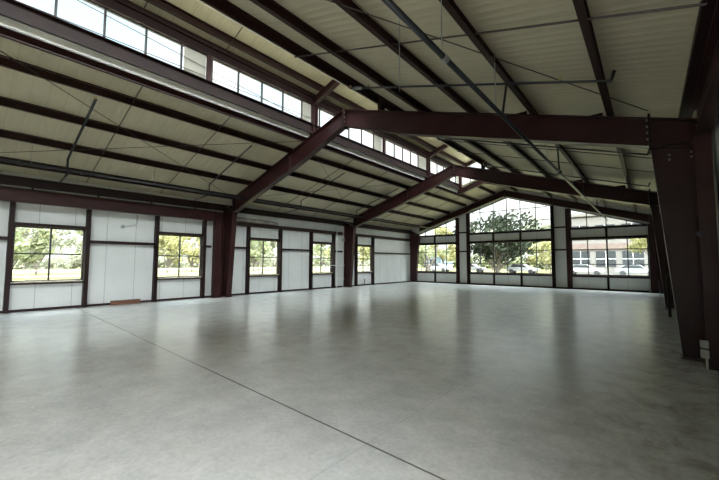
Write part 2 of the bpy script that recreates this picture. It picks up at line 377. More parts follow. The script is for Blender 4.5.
# ------------------------------------------------------------------ rigid frames
def bolt(p, parent, n=(0, 1, 0), r=.017):
    p = Vector(p); n = Vector(n)
    return MB().tube([p, p+n*.028], r, 6).build('bolt', 'bolt', parent)
def frame(y, name_label, left_rafter_depth=.64, raised=True, gable=False):
    t = thing('steel_frame', (XP, y, 0), name_label, 'steel frame', 'rigid steel frames across the hall')
    fw = .22
    LB, LT = -13.72, -13.41
    # left column
    b = MB(); b.ibeam([(XL+.13, 0), (XL+.13, T(XL+.13))], [(LB, 0), (LT, T(LT)-.64)], y, fw)
    b.box(XL+.1, LB+.03, y-.14, y+.14, 0, .018)
    b.prism([(XL+.13, T(XL+.13)-.02), (LT, T(LT)-.66), (LT, T(LT)-.635), (XL+.13, T(XL+.13))], 'Y', y-fw/2, y+fw/2)
    b.build('column', 'steel', t)
    # right column
    RB, RT, RO = .34, .08, .70
    b = MB(); b.ibeam([(RO, 0), (RO, T(RO)-.42)], [(RB, 0), (RT, T(RT)-.50)], y, .24)
    b.box(RB-.03, RO+.03, y-.15, y+.15, 0, .02)
    kn = [(RT, T(RT)-.50), (RO, T(RO)-.42), (RO, T(RO)), (RT, T(RT))]
    b.prism(kn, 'Y', y-.006, y+.006)
    b.prism([(RT, T(RT)-.016), (RO, T(RO)-.016), (RO, T(RO)), (RT, T(RT))], 'Y', y-.12, y+.12)
    b.prism([(RT, T(RT)-.52), (RO, T(RO)-.44), (RO, T(RO)-.42), (RT, T(RT)-.50)], 'Y', y-.11, y+.11)
    b.box(RO-.018, RO, y-.12, y+.12, T(RO)-.44, T(RO))
    b.box(RT+.02, RO, y-.11, y+.11, T(RT)-.52, T(RT)-.495)
    rc = b.build('column', 'steel', t)
    for k in range(4):
        for dx in (.05, .17):
            bolt((RT+.12+dx*2.2, y-.012, 3.30-k*.0-.04*k*2), rc, (0, -1, 0)) if k < 2 else None
    # rafters
    if gable:
        dl = dr = lambda x: .40
    else:
        dl = lambda x: .64 if x < -9.1 else .64 - .12*(x+9.1)/2.05
        dr = lambda x: .52 + .10*(x-XP)/2.0 if x < -5.03 else .62 - .12*(x+5.03)/5.1
    xs = [LT, -11.2, -9.1, XP-.015]
    b = MB(); b.ibeam([(x, T(x)) for x in xs], [(x, T(x)-dl(x)) for x in xs], y, fw)
    if not gable:
        for x in (-12.25, -10.98, -9.7): b.box(x-.006, x+.006, y-fw/2+.01, y+fw/2-.01, T(x)-dl(x)+.03, T(x)-.03) if x == -9.7 else None
    b.build('rafter', 'steel', t)
    xs = [XP+.015, -5.03, -2.4, RT]
    b = MB(); b.ibeam([(x, T(x)) for x in xs], [(x, T(x)-dr(x)) for x in xs], y, fw)
    b.build('rafter', 'steel', t)
    # bolted plates: peak and right knee
    sp = MB().box(XP-.03, XP+.03, y-.12, y+.12, T(XP)-dl(XP)-.06, T(XP)+.02).build('splice_plate', 'post', t)
    for k in range(3): bolt((XP+.03, y-.085, T(XP)-.10-k*.15), sp, (1, 0, 0))
    sp = MB().box(RT-.02, RT+.015, y-.13, y+.13, T(RT)-.58, T(RT)+.06).build('splice_plate', 'post', t)
    for k in range(5): bolt((RT-.02, y-.09, T(RT)-.04-k*.11), sp, (-1, 0, 0))
    if not gable:
        sp = MB().box(LT-.02, LT+.02, y-.13, y+.13, T(LT)-.68, T(LT)+.0).build('splice_plate', 'post', t)
    if raised:
        # small posts and the short raised rafter of the clerestory
        zt = 6.95
        b = MB(); b.box(XC-.1, XC+.1, y-.09, y-.075, T(XC), zt); b.box(XC-.1, XC+.1, y+.075, y+.09, T(XC), zt); b.box(XC-.006, XC+.006, y-.08, y+.08, T(XC), zt)
        b.build('clerestory_post', 'steel', t)
        x0, x1 = XC-.1, XH+.02
        z0 = lambda x: TM(x)-.20
        b = MB(); b.ibeam([(x0, z0(x0)), (x1, z0(x1))], [(x0, z0(x0)-.22), (x1, z0(x1)-.22)], y, .16, .012, .01)
        b.build('clerestory_rafter', 'steel', t)
        MB().box(XH-.06, XH+.06, y-.09, y+.09, T(XH), z0(XH)-.2).build('ridge_post', 'post', t)
    # flange brace stays on the right rafter
    if not gable:
        for x in (-1.85, -.55):
            MB().prism([(x-.38, T(x-.38)+.002), (x-.02, T(x-.02)+.002), (x-.02, T(x)+.13)], 'Y', y+.05, y+.06).build('purlin_clip', 'post', t)
    return t
frame(YA, 'nearest dark red rigid steel frame spanning the hall, its peak high in the picture middle')
frame(YB, 'second dark red rigid steel frame, midway down the hall')
frame(YF, 'dark steel end frame following the far gable roofline', raised=False, gable=True)

# portal bracing frames in the first bay
t = thing('portal_frame', (XL+.35, 7.2, 0), 'deep dark red portal beam and column along the left wall', 'portal frame')
b = MB()
px = -13.98
b.box(px-.1, px+.1, 7.02, 7.035, 0, 3.62); b.box(px-.1, px+.1, 7.36, 7.375, 0, 3.62); b.box(px-.006, px+.006, 7.03, 7.37, 0, 3.62); b.box(px-.12, px+.12, 7.0, 7.4, 0, .02)
b.build('portal_column', 'steel', t)
b = MB(); b.box(px-.006, px+.006, -8, 7.02, 3.23, 3.62); b.box(px-.09, px+.09, -8, 7.02, 3.605, 3.62); b.box(px-.09, px+.09, -8, 7.02, 3.215, 3.23)
b.build('portal_beam', 'steel', t)
for yy in (1.4, 3.0, 4.6, 6.2): MB().box(px-.02, px+.02, yy-.02, yy+.02, 3.62, 3.72).build('strut_clip', 'post', t)
t = thing('portal_frame', (.62, 7.15, 0), 'dark red portal beam and column at the right picture edge beside the near column', 'portal frame')
b = MB(); qx = .66
b.box(qx-.09, qx+.09, 7.03, 7.045, 0, 3.42); b.box(qx-.09, qx+.09, 7.29, 7.305, 0, 3.42); b.box(qx-.006, qx+.006, 7.04, 7.30, 0, 3.42); b.box(qx-.12, qx+.12, 7.0, 7.33, 0, .02)
b.build('portal_column', 'steel', t)
b = MB(); b.box(qx-.006, qx+.006, -8, 7.48, 3.42, 3.94); b.box(qx-.09, qx+.09, -8, 7.48, 3.925, 3.94); b.box(qx-.09, qx+.09, -8, 7.48, 3.405, 3.42)
pb = b.build('portal_beam', 'steel', t)
for k in range(3): bolt((qx-.006, 7.38, 3.52+.13*k), pb, (-1, 0, 0))

# ------------------------------------------------------------------ purlins, struts and long beams
PUR = 'roof purlins running the length of the hall'
for x, lab in ((-13.56, 'lowest dark red purlin on the left slope, just above the sprinkler main'), (-12.25, 'second purlin up from the eave on the left slope'),
               (-10.98, 'third purlin up from the eave on the left slope'), (-9.70, 'fourth purlin up from the eave on the left slope')):
    tag(MB().cee(x-.04, T(x)+.002, .2, .075, YR, 23.2).build('roof_purlin', 'purlin'), lab, 'purlin', PUR)
x = -8.91
tag(MB().cee(x, T(x)-.03, .25, .08, YR, 23.2).build('roof_purlin', 'steel'), 'reddish purlin under the white lit strip of the clerestory', 'purlin', PUR)
for x, lab in ((-.50, 'purlin nearest the right eave, steep in the upper right'), (-1.77, 'second purlin from the right eave'),
               (-3.10, 'third purlin from the right eave, passing the sprinkler main'), (-4.40, 'fourth purlin from the right eave')):
    tag(MB().cee(x, T(x)+.002, .2, .08, YR, 23.2).build('roof_purlin', 'purlin'), lab, 'purlin', PUR)
tag(MB().box(XH-.11, XH-.10, YR, YE, 6.02, 6.20).box(XH-.11, XH-.062, YR, YE, 6.02, 6.03).box(XH-.11, XH+.05, YR, YE, 6.19, 6.20).build('ridge_purlin', 'purlin'), 'black ridge beam with a thin pale tube along its lower edge', 'beam')
tag(MB().tube([(XH-.10, YR, 5.995), (XH-.10, YE, 5.995)], .014, 8).build('conduit', 'white'), 'thin pale tube running along the black ridge beam', 'conduit')  # thin pale tube along the lower edge of the ridge beam
x = -8.14
tag(MB().cee(x, TM(x)-.205, .2, .08, YR, YE+.1).build('roof_purlin', 'purlin'), 'single brown purlin under the raised roof above the clerestory glass', 'purlin', PUR)
for xx in (-7.75, -6.35):
    tag(MB().cee(xx, T(xx)+.002, .2, .075, YE+.1, 23.2).build('roof_purlin', 'purlin'), 'short purlin by the ridge at the far gable, %s slope' % ('left' if xx < XP else 'right'), 'purlin', PUR)
tag(MB().cee(-14.16, 3.71, .27, .1, YR, 23.1).build('eave_strut', 'post'), 'black eave strut along the top of the left wall', 'strut')
tag(MB().box(.47, .63, YR, 23.1, 3.95, 4.04).build('eave_strut', 'post'), 'dark eave strut above the right columns', 'strut')
# clerestory sill and head beams
b = MB(); b.box(XC-.09, XC+.0, YR, YE, 5.84, 6.10); b.box(XC-.09, XC+.10, YR, YE, 6.095, 6.11); b.box(XC+.0, XC+.06, YR, YE, 5.79, 5.86)
tag(b.build('sill_beam', 'post'), 'long dark red sill beam below the clerestory windows', 'beam')
b = MB(); b.box(XC-.09, XC+.0, YR, YE, 6.80, 7.04); b.box(XC-.09, XC+.08, YR, YE, 6.79, 6.80); b.box(XC-.09, XC+.06, YR, YE, 7.04, 7.17)
tag(b.build('head_beam', 'post'), 'long dark red head beam over the clerestory windows', 'beam')
# mid-bay posts of the clerestory and the end beam
for yy, lab in ((-.16, 'clerestory post at the upper left picture corner'), (3.97, 'clerestory post beside the first white infill panel, nearest bay'),
                (11.56, 'clerestory post halfway along the second bay')):
    tag(MB().box(XC-.005, XC+.085, yy-.05, yy+.05, 6.11, 6.79).build('clerestory_post', 'steel'), lab, 'post', 'clerestory posts')
t = thing('end_frame', (XC, YE, 5.8), 'reddish end frame with sloping beam closing the far end of the raised roof', 'steel frame')
MB().box(XC-.1, XC+.12, YE-.10, YE+.10, 5.60, 7.0).build('clerestory_post', 'steel', t)
e0, e1 = XC+.12, XP+.55
b = MB(); b.ibeam([(e0, T(e0)+.1), (XP, T(XP)+.1), (XH, T(XH)+.1)], [(e0, T(e0)-.2), (XP, T(XP)-.2), (XH, T(XH)-.2)], YE, .18)
b.build('end_beam', 'steel', t)
MB().prism([(XC-.1, TM(XC-.1)-.24), (XH, TM(XH)-.24), (XH, TM(XH)-.02), (XC-.1, TM(XC-.1)-.02)], 'Y', YE-.06, YE+.06).build('clerestory_rafter', 'steel', t)
MB().box(XH-.05, XH+.05, YE-.08, YE+.08, T(XH), TM(XH)-.24).build('ridge_post', 'steel', t)

# ------------------------------------------------------------------ clerestory windows
groups = [(-3.55, -.42, 'at the upper left corner'), (.24, 3.32, 'largest in view, upper left'), (4.08, 7.10, 'just before the near frame'), (7.90, 10.92, 'just behind the near frame peak'),
          (11.75, 14.48, 'between the two frames'), (15.70, 18.75, 'last before the far gable')]
infill = [(-.36, -.21), (.0, .18), (3.39, 3.92), (7.17, 7.50), (11.0, 11.5), (14.56, 15.28), (18.82, 19.2), (7.72, 7.84), (15.5, 15.64)]
for a, c, lab in groups:
    wn += 1
    w = struct_empty(f'window_{wn}', (XC, (a+c)/2, 6.11), f'row of four clerestory panes, {lab}', 'window')
    f = MB()
    f.box(XC-.05, XC, a, c, 6.11, 6.14); f.box(XC-.05, XC, a, c, 6.765, 6.79)
    for k in range(5):
        yy = a+(c-a)*k/4; f.box(XC-.05, XC, yy-.02, yy+.02, 6.11, 6.79)
    f.build('window_frame', 'alu', w)
    MB().box(XC-.03, XC-.024, a, c, 6.12, 6.78).build('glass_pane', 'glass', w)
b = MB()
for a, c in infill: b.box(XC-.06, XC-.02, a, c, 6.11, 6.79)
b.box(XC-.06, XC-.02, YR, -3.6, 6.11, 6.79)
struct(b.build('wall_clerestory_infill', 'infill'), 'white infill panels between the clerestory windows', 'wall')
# glazed end of the raised roof
wn += 1
w = struct_empty(f'window_{wn}', (XP, YE, 6), 'glazed end of the raised roof above the sloping end beam', 'window')
f = MB()
for xx in (-7.9, XP, -6.3): f.box(xx-.02, xx+.02, YE+.06, YE+.1, T(xx)+.1, TM(xx)-.2)
f.build('window_frame', 'alu', w)
MB().prism([(XC+.1, T(XC)+.1), (XP, T(XP)+.1), (XH, T(XH)+.1), (XH, TM(XH)-.2), (XC+.1, TM(XC)-.2)], 'Y', YE+.075, YE+.081).build('glass_pane', 'glass', w)

# ------------------------------------------------------------------ far gable windows and framing
def lower(x0, x1, cols, lab, thick):
    global wn; wn += 1
    w = struct_empty(f'window_{wn}', ((x0+x1)/2, YG, GS), f'lower {lab} window of the far gable wall, three rows of panes', 'window')
    f = MB(); ya, yb = YG+.01, YG+.07
    f.box(x0, x1, ya, yb, GS, GS+.06); f.box(x0, x1, ya, yb, GH-.05, GH); f.box(x0, x0+.05, ya, yb, GS, GH); f.box(x1-.05, x1, ya, yb, GS, GH)
    for xx in cols: f.box(xx-.022, xx+.022, ya, yb, GS, GH)
    for xx in thick: f.box(xx-.035, xx+.035, ya-.02, yb, GS, GH)
    for zz in (1.43, 2.27): f.box(x0, x1, ya, yb, zz-.02, zz+.02)
    f.build('window_frame', 'alu', w)
    MB().box(x0, x1, YG+.04, YG+.046, GS, GH).build('glass_pane', 'glass', w)
    MB().box(x0, x1, YG-.12, YG, GS-.10, GS-.01).build('sill_girt', 'post', w)
    MB().box(x0, x1, YG-.12, YG, GH, GH+.11).build('head_girt', 'post', w)
def upper(poly, cols, bars, lab):
    global wn; wn += 1
    x0, x1 = poly[0][0], poly[1][0]
    w = struct_empty(f'window_{wn}', ((x0+x1)/2, YG, GU), f'upper {lab} window of the far gable wall under the sloping roofline', 'window')
    f = MB(); ya, yb = YG+.01, YG+.07
    f.box(x0, x1, ya, yb, GU, GU+.05)
    for xx in cols:
        if GT(xx) > GU: f.box(xx-.022, xx+.022, ya, yb, GU, GT(xx))
    for zz, xa, xb in bars: f.box(xa, xb, ya, yb, zz-.02, zz+.02)
    n = len(poly)
    for k in range(1, n):
        (ax, az), (cx, cz) = poly[k], poly[(k+1) % n]
        if abs(ax-cx) > .01: f.prism([(ax, az), (cx, cz), (cx, cz-.05), (ax, az-.05)], 'Y', ya, yb)
        else: f.box(min(ax, ax+.05), max(ax, ax+.05), ya, yb, min(az, cz), max(az, cz))
    f.build('window_frame', 'alu', w)
    MB().prism(poly, 'Y', YG+.04, YG+.046).build('glass_pane', 'glass', w)
    MB().box(x0, x1, YG-.12, YG, GU-.09, GU).build('sill_girt', 'post', w)
CL = [-13.09, -12.27, -11.39]; CC = [-8.85, -7.95, -7.09, -6.25, -5.36]; CR = [-2.69, -1.79, -.90]
lower(*GL, CL, 'left', [-12.27]); lower(*GC, CC, 'centre', [-7.95, -6.25]); lower(*GR, CR, 'right', [-1.79])
xk = XP-(5.80-GU)/.322
upper([(GL[0], GU), (GL[1], GU), (GL[1], GT(GL[1])), (max(GL[0], xk), max(GU+.01, GT(GL[0])))], CL, [(4.10, -12.3, GL[1])], 'left')
upper([(GC[0], GU), (GC[1], GU), (GC[1], GT(GC[1])), (XP, GT(XP)), (GC[0], GT(GC[0]))], CC, [(4.16, GC[0], GC[1]), (4.95, GC[0]+.2, GC[1]-.2)], 'centre')
upper([(GR[0], GU), (GR[1], GU), (GR[1], max(GU+.01, GT(GR[1]))), (GR[0], GT(GR[0]))], CR, [(4.11, GR[0], -1.85)], 'right')

def gpost(x, w, z0, z1, lab, m='post', d=.2, name='gable_post'):
    b = MB(); b.box(x-w/2, x+w/2, YG-d, YG-d+.01, z0, z1); b.box(x-w/2, x+w/2, YG-.012, YG-.002, z0, z1); b.box(x-.006, x+.006, YG-d, YG-.002, z0, z1)
    b.box(x-w/2, x-w/2+.01, YG-d, YG-.002, z0, z1)
    tag(b.build(name, m), lab, 'post', 'framing posts of the far gable')
gpost(-10.46, .20, 0, GT(-10.46), 'reddish gable post at the right side of the left gable window', 'steel')
gpost(-9.68, .16, 0, GT(-9.68), 'dark gable post at the left edge of the centre window')
gpost(-4.42, .16, 0, GT(-4.42), 'dark gable post at the right edge of the centre window')
gpost(-3.60, .24, 0, GT(-3.6), 'reddish gable post at the left edge of the right gable window', 'steel')
gpost(.13, .32, 0, 3.55, 'reddish corner post at the right edge of the right gable window', 'steel')
for x, lab in ((-12.27, 'left gable window'), (-7.95, 'centre gable window, left one'), (-6.25, 'centre gable window, right one'), (-1.79, 'right gable window')):
    gpost(x, .10, 0, GS-.1, 'short dark post in the base panels under the ' + lab, d=.12)
    gpost(x, .10, GH+.11, GU-.09, 'short dark post in the panel band above the lower ' + lab, d=.12)
for x0, x1, lab in ((-10.36, -9.76, 'left'), (-4.34, -3.72, 'right')):
    for z, q in ((2.28, 'lower'), (3.62, 'upper')):
        tag(MB().box(x0, x1, YG-.10, YG, z-.045, z+.045).build('wall_girt', 'post'), f'{q} short girt across the narrow white panel at the {lab} of the centre window', 'girt', 'short girts of the far gable')

# ------------------------------------------------------------------ bridging rods between purlins
BR = 'bridging rods under the roof'
def bridging(y, left, lab, dz=.09, xs=None, r=.013):
    if xs is None: xs = (-14.1, -8.9) if left else (.5, -5.6)
    p = [(xs[0], y, T(xs[0])+dz), (xs[1], y, T(xs[1])+dz)]
    tag(MB().tube(p, r, 6).build('bridging_rod', 'cable'), lab, 'rod', BR)
bridging(2.68, True, 'thin bridging rod up the left slope, first bay, nearer one')
bridging(4.92, True, 'thin bridging rod up the left slope, first bay, farther one')
bridging(10.30, True, 'thin bridging rod up the left slope, second bay, nearer one')
bridging(12.70, True, 'thin bridging rod up the left slope, second bay, farther one')
bridging(17.95, True, 'thin bridging rod up the left slope, third bay, nearer one')
bridging(20.5, True, 'thin bridging rod up the left slope, third bay, farther one')
bridging(4.45, False, 'thin bridging rod across the near right slope at the top of the picture')
bridging(10.85, False, 'thin bridging rod across the right slope just past the near frame')
bridging(12.5, False, 'thin bridging rod across the right slope midway between frames')
bridging(18.0, False, 'thin bridging rod across the right slope past the second frame')
for yy, lab in ((2.45, 'upper left, nearer one'), (4.40, 'upper left, farther one'), (10.3, 'behind the near frame peak')):
    tag(MB().tube([(XC+.05, yy, TM(XC)-.10), (XH-.05, yy, TM(XH)-.10)], .013, 6).build('bridging_rod', 'cable'), f'thin bridging rod under the raised roof, {lab}', 'rod', BR)

# ------------------------------------------------------------------ bracing cables
def cable(pts, lab, r=.008):
    tag(MB().tube(pts, r, 6).build('brace_cable', 'cable'), lab, 'cable', 'diagonal roof bracing cables')
def Lp(x, y, dz=.02): return (x, y, T(x)+dz)
cable([Lp(-8.95, -.3), Lp(-13.4, 7.4)], 'diagonal brace cable falling across the near left slope')
cable([Lp(-13.4, .0), Lp(-8.95, 7.5)], 'diagonal brace cable rising across the near left slope')
cable([Lp(-13.4, 7.8), Lp(-8.95, 15.2)], 'diagonal brace cable rising across the second bay of the left slope')
cable([Lp(-8.95, 7.8), Lp(-13.4, 15.2)], 'diagonal brace cable falling across the second bay of the left slope')
cable([Lp(-5.2, .45), Lp(.07, 7.25)], 'diagonal brace cable across the near right slope to the near column')
cable([(XC+.03, .3, 6.76), (XC+.03, 7.5, 6.12)], 'brace cable slanting across the clerestory glass')
cable([(XC+.03, 7.45, 6.30), (XC+.03, .0, 6.135)], 'thin brace cable low across the clerestory glass')

# ------------------------------------------------------------------ sprinkler piping
def sprinkler(p, parent, up=False):
    s = MB(); z = .05 if up else -.05
    s.tube([p, (p[0], p[1], p[2]+z)], .012, 8); s.tube([(p[0], p[1], p[2]+z), (p[0], p[1], p[2]+z*1.3)], .024, 10)
    s.build('sprinkler_head', 'brass', parent)
# right main
mz, mx = 3.83, -1.70
t = thing('sprinkler_main', (mx, 8, mz), 'long grey sprinkler main pipe running away under the right slope', 'pipe', 'sprinkler mains')
MB().tube([(mx, -2, mz), (mx, 22.9, mz)], .032, 14).build('pipe', 'blackpipe', t, smooth=True)
for yy in (3.5, 9.7, 15.0, 20): MB().tube([(mx, yy-.05, mz), (mx, yy+.05, mz)], .042, 14).build('coupling', 'galv', t)
MB().tube([(mx, 9.9, mz), (mx-.0, 10.05, mz)], .055, 12).build('tee_fitting', 'blackpipe', t)
for yy in (3.43, 5.2, 8.6, 12, 17): MB().tube([(mx, yy, mz+.05), (mx, yy, T(mx)+.18)], .006, 6).build('hanger_rod', 'galv', t)
# left main
lx, lz = -12.60, 4.09
t = thing('sprinkler_main', (lx, 8, lz), 'long dark sprinkler main pipe along the lower left slope', 'pipe', 'sprinkler mains')
MB().tube([(lx, -3, lz), (lx, 22.9, lz)], .036, 12).build('pipe', 'blackpipe', t, smooth=True)
for yy in (1.0, 2.3, 5.9, 7.35, 7.9, 10.3, 14.5): MB().tube([(lx, yy-.045, lz), (lx, yy+.045, lz)], .052, 12).build('coupling', 'blackpipe', t)
for yy in (1.2, 4.2, 9.4, 12.2): MB().tube([(lx, yy, lz+.03), (lx, yy, T(lx)+.15)], .006, 6).build('hanger_rod', 'galv', t)
def branch_left(y, lab, x1=-9.78, r=.022):
    t = thing('sprinkler_branch', (lx, y, lz), lab, 'pipe', 'sprinkler branch lines')
    MB().tube([(lx, y, lz+.03), (lx, y, T(lx)-.06), (x1, y, T(x1)-.06)], r, 10).build('pipe', 'blackpipe', t, smooth=True)
    MB().tube([(lx, y+.06, lz-.02), (-13.9, y+.06, T(-13.9)-.1)], r, 10).build('pipe', 'blackpipe', t, smooth=True)
    for x in (x1, -11.9): sprinkler((x, y, T(x)-.06), t, True)
    sprinkler((-13.9, y+.06, T(-13.9)-.1), t, True)
branch_left(1.95, 'thick dark sprinkler branch pipe climbing the near left slope', r=.03)
branch_left(6.08, 'dark sprinkler branch climbing the left slope just before the near frame')
branch_left(10.55, 'dark sprinkler branch climbing the left slope in the second bay')
branch_left(14.6, 'dark sprinkler branch climbing the left slope before the second frame')
def branch_right(y, x0, x1, lab, ry=None):
    t = thing('sprinkler_branch', (mx, y, mz), lab, 'pipe', 'sprinkler branch lines')
    q = lambda x: (x, y, T(x)-.04)
    MB().tube([q(x0), q(x1), (x1+.04, y, T(x1)+.09)], .024, 10).build('pipe', 'blackpipe', t, smooth=True)
    MB().tube([(mx, (ry or y), mz+.04), (mx-.02, y-.02, T(mx)-.03)], .02, 10).build('riser', 'blackpipe', t)
    for x in (x0, x0+.55, -.95): sprinkler(q(x), t, True)
    MB().tube([q(x0+.15), q(x0+.35)], .034, 10).build('coupling', 'galv', t)
branch_right(5.85, -5.25, -.32, 'dark sprinkler branch crossing the near right slope with its end turned up', 5.52)
branch_right(10.0, -5.2, .05, 'dark sprinkler branch crossing the right slope just past the near frame', 9.98)
branch_right(14.2, -5.2, .05, 'dark sprinkler branch crossing the right slope just before the second frame')
branch_right(18.4, -5.2, .05, 'dark sprinkler branch crossing the right slope past the second frame')
tag(MB().tube([(-2.62, 3.96, T(-2.62)+.2), (-2.62, 3.96, 3.92)], .006, 6).build('hanger_wire', 'galv'), 'thin wire hanging straight down from the roof left of the sprinkler main', 'wire')

# ------------------------------------------------------------------ small things
tag(MB().box(XL+.06, XL+.20, 3.55, 4.43, 0, .14).build('lumber_piece', 'wood', bevel=.006), 'short brown piece of lumber on the floor against the left wall', 'lumber')
t = thing('wall_conduit', (XL+.02, 4.2, 2.9), 'grey conduit with a small round fixture high on the left wall', 'conduit')
MB().tube([(XL+.03, 4.27, 3.2), (XL+.03, 4.27, 2.95), (XL+.03, 4.24, 2.86), (XL+.03, 4.15, 2.80), (XL+.03, 3.86, 2.745)], .017, 8).build('conduit', 'pvc', t)
MB().tube([(XL+.0, 3.82, 2.74), (XL+.10, 3.82, 2.74)], .065, 12).build('junction_box', 'galv', t)
MB().tube([(XL+.05, 3.74, 2.74), (XL+.05, 3.90, 2.74)], .035, 10).build('fixture_head', 'white', t)
tag(MB().tube([(XL+.13, 7.95, 3.44), (XL+.13, 9.6, 3.42), (XL+.13, 10.4, 3.40)], [.10, .09, .07], 12).build('grey_roll', 'greywrap'), 'grey brown roll lying on the girt past the near column', 'insulation')  # tapering grey brown roll resting on the eave girt
t = thing('conduit_rack', (XL+.1, 15, .3), 'pale conduits and crossbars on the wall before the second column', 'conduit')
for yy in (14.62, 15.16): MB().tube([(XL+.19, yy, 0), (XL+.19, yy, 3.62)], .022, 8).build('upright_pipe', 'white', t)
MB().tube([(XL+.23, 13.5, 1.31), (XL+.23, 15.24, 1.31)], .018, 8).build('crossbar', 'white', t)
MB().tube([(XL+.225, 14.55, .52), (XL+.225, 15.24, .50)], .016, 8).build('crossbar', 'white', t)
MB().box(XL+.16, XL+.23, 15.07, 15.23, 2.75, 2.95).build('junction_box', 'pvc', t)
tag(MB().tube([(XL+.08, 17.35, 0), (XL+.08, 17.35, .42)], .022, 8).build('stub_pipe', 'blackpipe'), 'short stub pipe standing under the fifth window', 'pipe')
t = thing('outlet_box', (.52, 7.0, .2), 'pale grey electrical box low on the right portal column', 'electrical box')
MB().box(.50, .585, 6.93, 7.02, .16, .27).build('box', 'pvc', t, .006)
MB().box(.50, .585, 6.93, 7.02, .30, .40).build('box', 'pvc', t, .006)
MB().tube([(.56, 6.97, 0), (.56, 6.97, .16)], .014, 8).build('conduit', 'pvc', t)
tag(MB().tube([(.565, 7.02, 1.93), (.565, 6.95, 1.93)], .04, 12).build('wall_switch', 'blackpipe'), 'small round dark switch at shoulder height on the right portal column', 'switch')
tag(MB().box(.33, .40, 13.0, 13.1, 0, 1.15).build('bollard_post', 'post', bevel=.008), 'short dark post standing between the right columns', 'post')

# ------------------------------------------------------------------ outdoors
b = MB(); b.box(-220, 160, -120, 220, -.5, -.16)
struct(b.build('ground', 'grass'), 'dry yellow green field around the hall', 'ground')
b = MB(); b.box(-60, 60, 52, 59.5, -.16, -.12)
struct(b.build('road', 'asphalt'), 'pale parking strip beyond the far windows', 'road')

def tree(x, y, h, rad, m, label, cat='tree', trunk_h=None, n=900, leaf=.28, lean=0., fork=False, group=None, squash=.8, tr=None):
    rr = random.Random(int(x*31+y*17))
    t = thing('tree', (x, y, -.16), label, cat, group)
    th = trunk_h or h*.35
    b = MB(); r0 = tr or .016*h
    cz = th + (h-th)*.5
    tips = []
    if fork:
        b.tube([(x, y, -.3), (x, y, .5)], [r0*1.2, r0], 8)
        for s, dy in ((-1, 0), (1, .2), (.25, -.3)):
            b.tube([(x, y, .35), (x+s*rad*.22, y+dy, th*.9), (x+s*rad*.5, y+dy*2, cz)], [r0*.85, r0*.6, r0*.25], 7)
    else:
        b.tube([(x, y, -.3), (x+lean*.4, y, th), (x+lean, y, cz+(h-cz)*.3)], [r0, r0*.75, r0*.25], 7)
    for k in range(7):
        a = rr.uniform(0, 2*PI); d = rad*rr.uniform(.5, .85)
        zz = cz + rr.uniform(-.3, .5)*(h-th)*.5
        b.tube([(x+lean*.4, y, th*.9), (x+lean*.7+d*.5*math.cos(a), y+d*.5*math.sin(a), (th+zz)/2+.2), (x+lean+d*math.cos(a), y+d*math.sin(a), zz)], [r0*.5, r0*.3, r0*.1], 5)
    b.build('trunk', 'bark', t)
    bm = bmesh.new(); hz = (h-th)*.5
    cl = []
    for k in range(max(10, n//70)):
        a = rr.uniform(0, 2*PI); e = rr.uniform(-1, 1); q = rr.uniform(.45, .95)
        cl.append((x+lean+rad*q*math.cos(a)*math.sqrt(1-e*e), y+rad*q*math.sin(a)*math.sqrt(1-e*e), cz+hz*q*e*squash/.8, rad*rr.uniform(.22, .4)))
    for k in range(n):
        c = cl[k % len(cl)]
        v = Vector((rr.gauss(0, 1), rr.gauss(0, 1), rr.gauss(0, 1))).normalized()*c[3]*rr.uniform(.5, 1)
        p = Vector(c[:3]) + Vector((v.x, v.y, v.z*squash))
        nrm = Vector((rr.gauss(0, 1), rr.gauss(0, 1), rr.gauss(0, 1))).normalized()
        u = nrm.orthogonal().normalized(); w = nrm.cross(u); s = leaf*rr.uniform(.6, 1.3)
        vs = [bm.verts.new(p+u*s), bm.verts.new(p+w*s*.55), bm.verts.new(p-u*s), bm.verts.new(p-w*s*.55)]
        bm.faces.new(vs)
    me = bpy.data.meshes.new('crown'); bm.to_mesh(me); bm.free(); me.materials.append(M[m])
    o = bpy.data.objects.new('crown', me); C.objects.link(o); o.parent = t; o.matrix_parent_inverse = Matrix.Translation(t.location).inverted()
    return t
TG = 'trees beyond the far gable'
tree(-17.6, 53, 8.7, 5.8, 'leaf_dark', 'large dark oak with a forked trunk behind the centre gable window', fork=True, n=4600, leaf=.30, trunk_h=1.9, tr=.30, group=TG)
tree(-25.5, 46, 6.2, 3.2, 'leaf_mid', 'small branching tree behind the left gable window', n=900, leaf=.22, trunk_h=1.9, tr=.22, group=TG, fork=True)
tree(-8.2, 41.5, 4.4, 1.9, 'leaf_yellow', 'bright yellow green tree right of the dark oak', n=900, leaf=.2, trunk_h=1.2, group=TG)
tree(.05, 42, 5.6, 2.0, 'leaf_yellow', 'bright yellow tree in front of the beige building', n=900, leaf=.2, trunk_h=2.2, group=TG)
tree(-33, 66, 9.0, 4.5, 'leaf_yellow', 'yellow green tree far off between left and centre gable windows', n=1000, leaf=.4, trunk_h=1.5, group=TG)
tree(-46, 76, 7.5, 4.5, 'leaf_mid', 'mid green tree far off in the left gable window', n=1000, leaf=.4, trunk_h=1.5, group=TG)
tree(-27, 78, 11.5, 5.5, 'leaf_pale', 'pale tall tree showing above the left part of the oak', n=1200, leaf=.45, trunk_h=2, group=TG)
tree(-17, 82, 13.0, 6.0, 'leaf_pale', 'pale tall tree showing above the right part of the oak', n=1300, leaf=.45, trunk_h=2, group=TG)
tree(-15.8, 63, 6.5, 3.0, 'leaf_yellow', 'yellow tree low behind the right half of the oak', n=900, leaf=.4, trunk_h=1.3, group=TG)
tree(-13.5, 70.5, 11.0, 3.2, 'leaf_pale', 'thin pale tree at the left end of the beige building', n=600, leaf=.3, trunk_h=3, group=TG)
LG = 'trees across the field on the left'
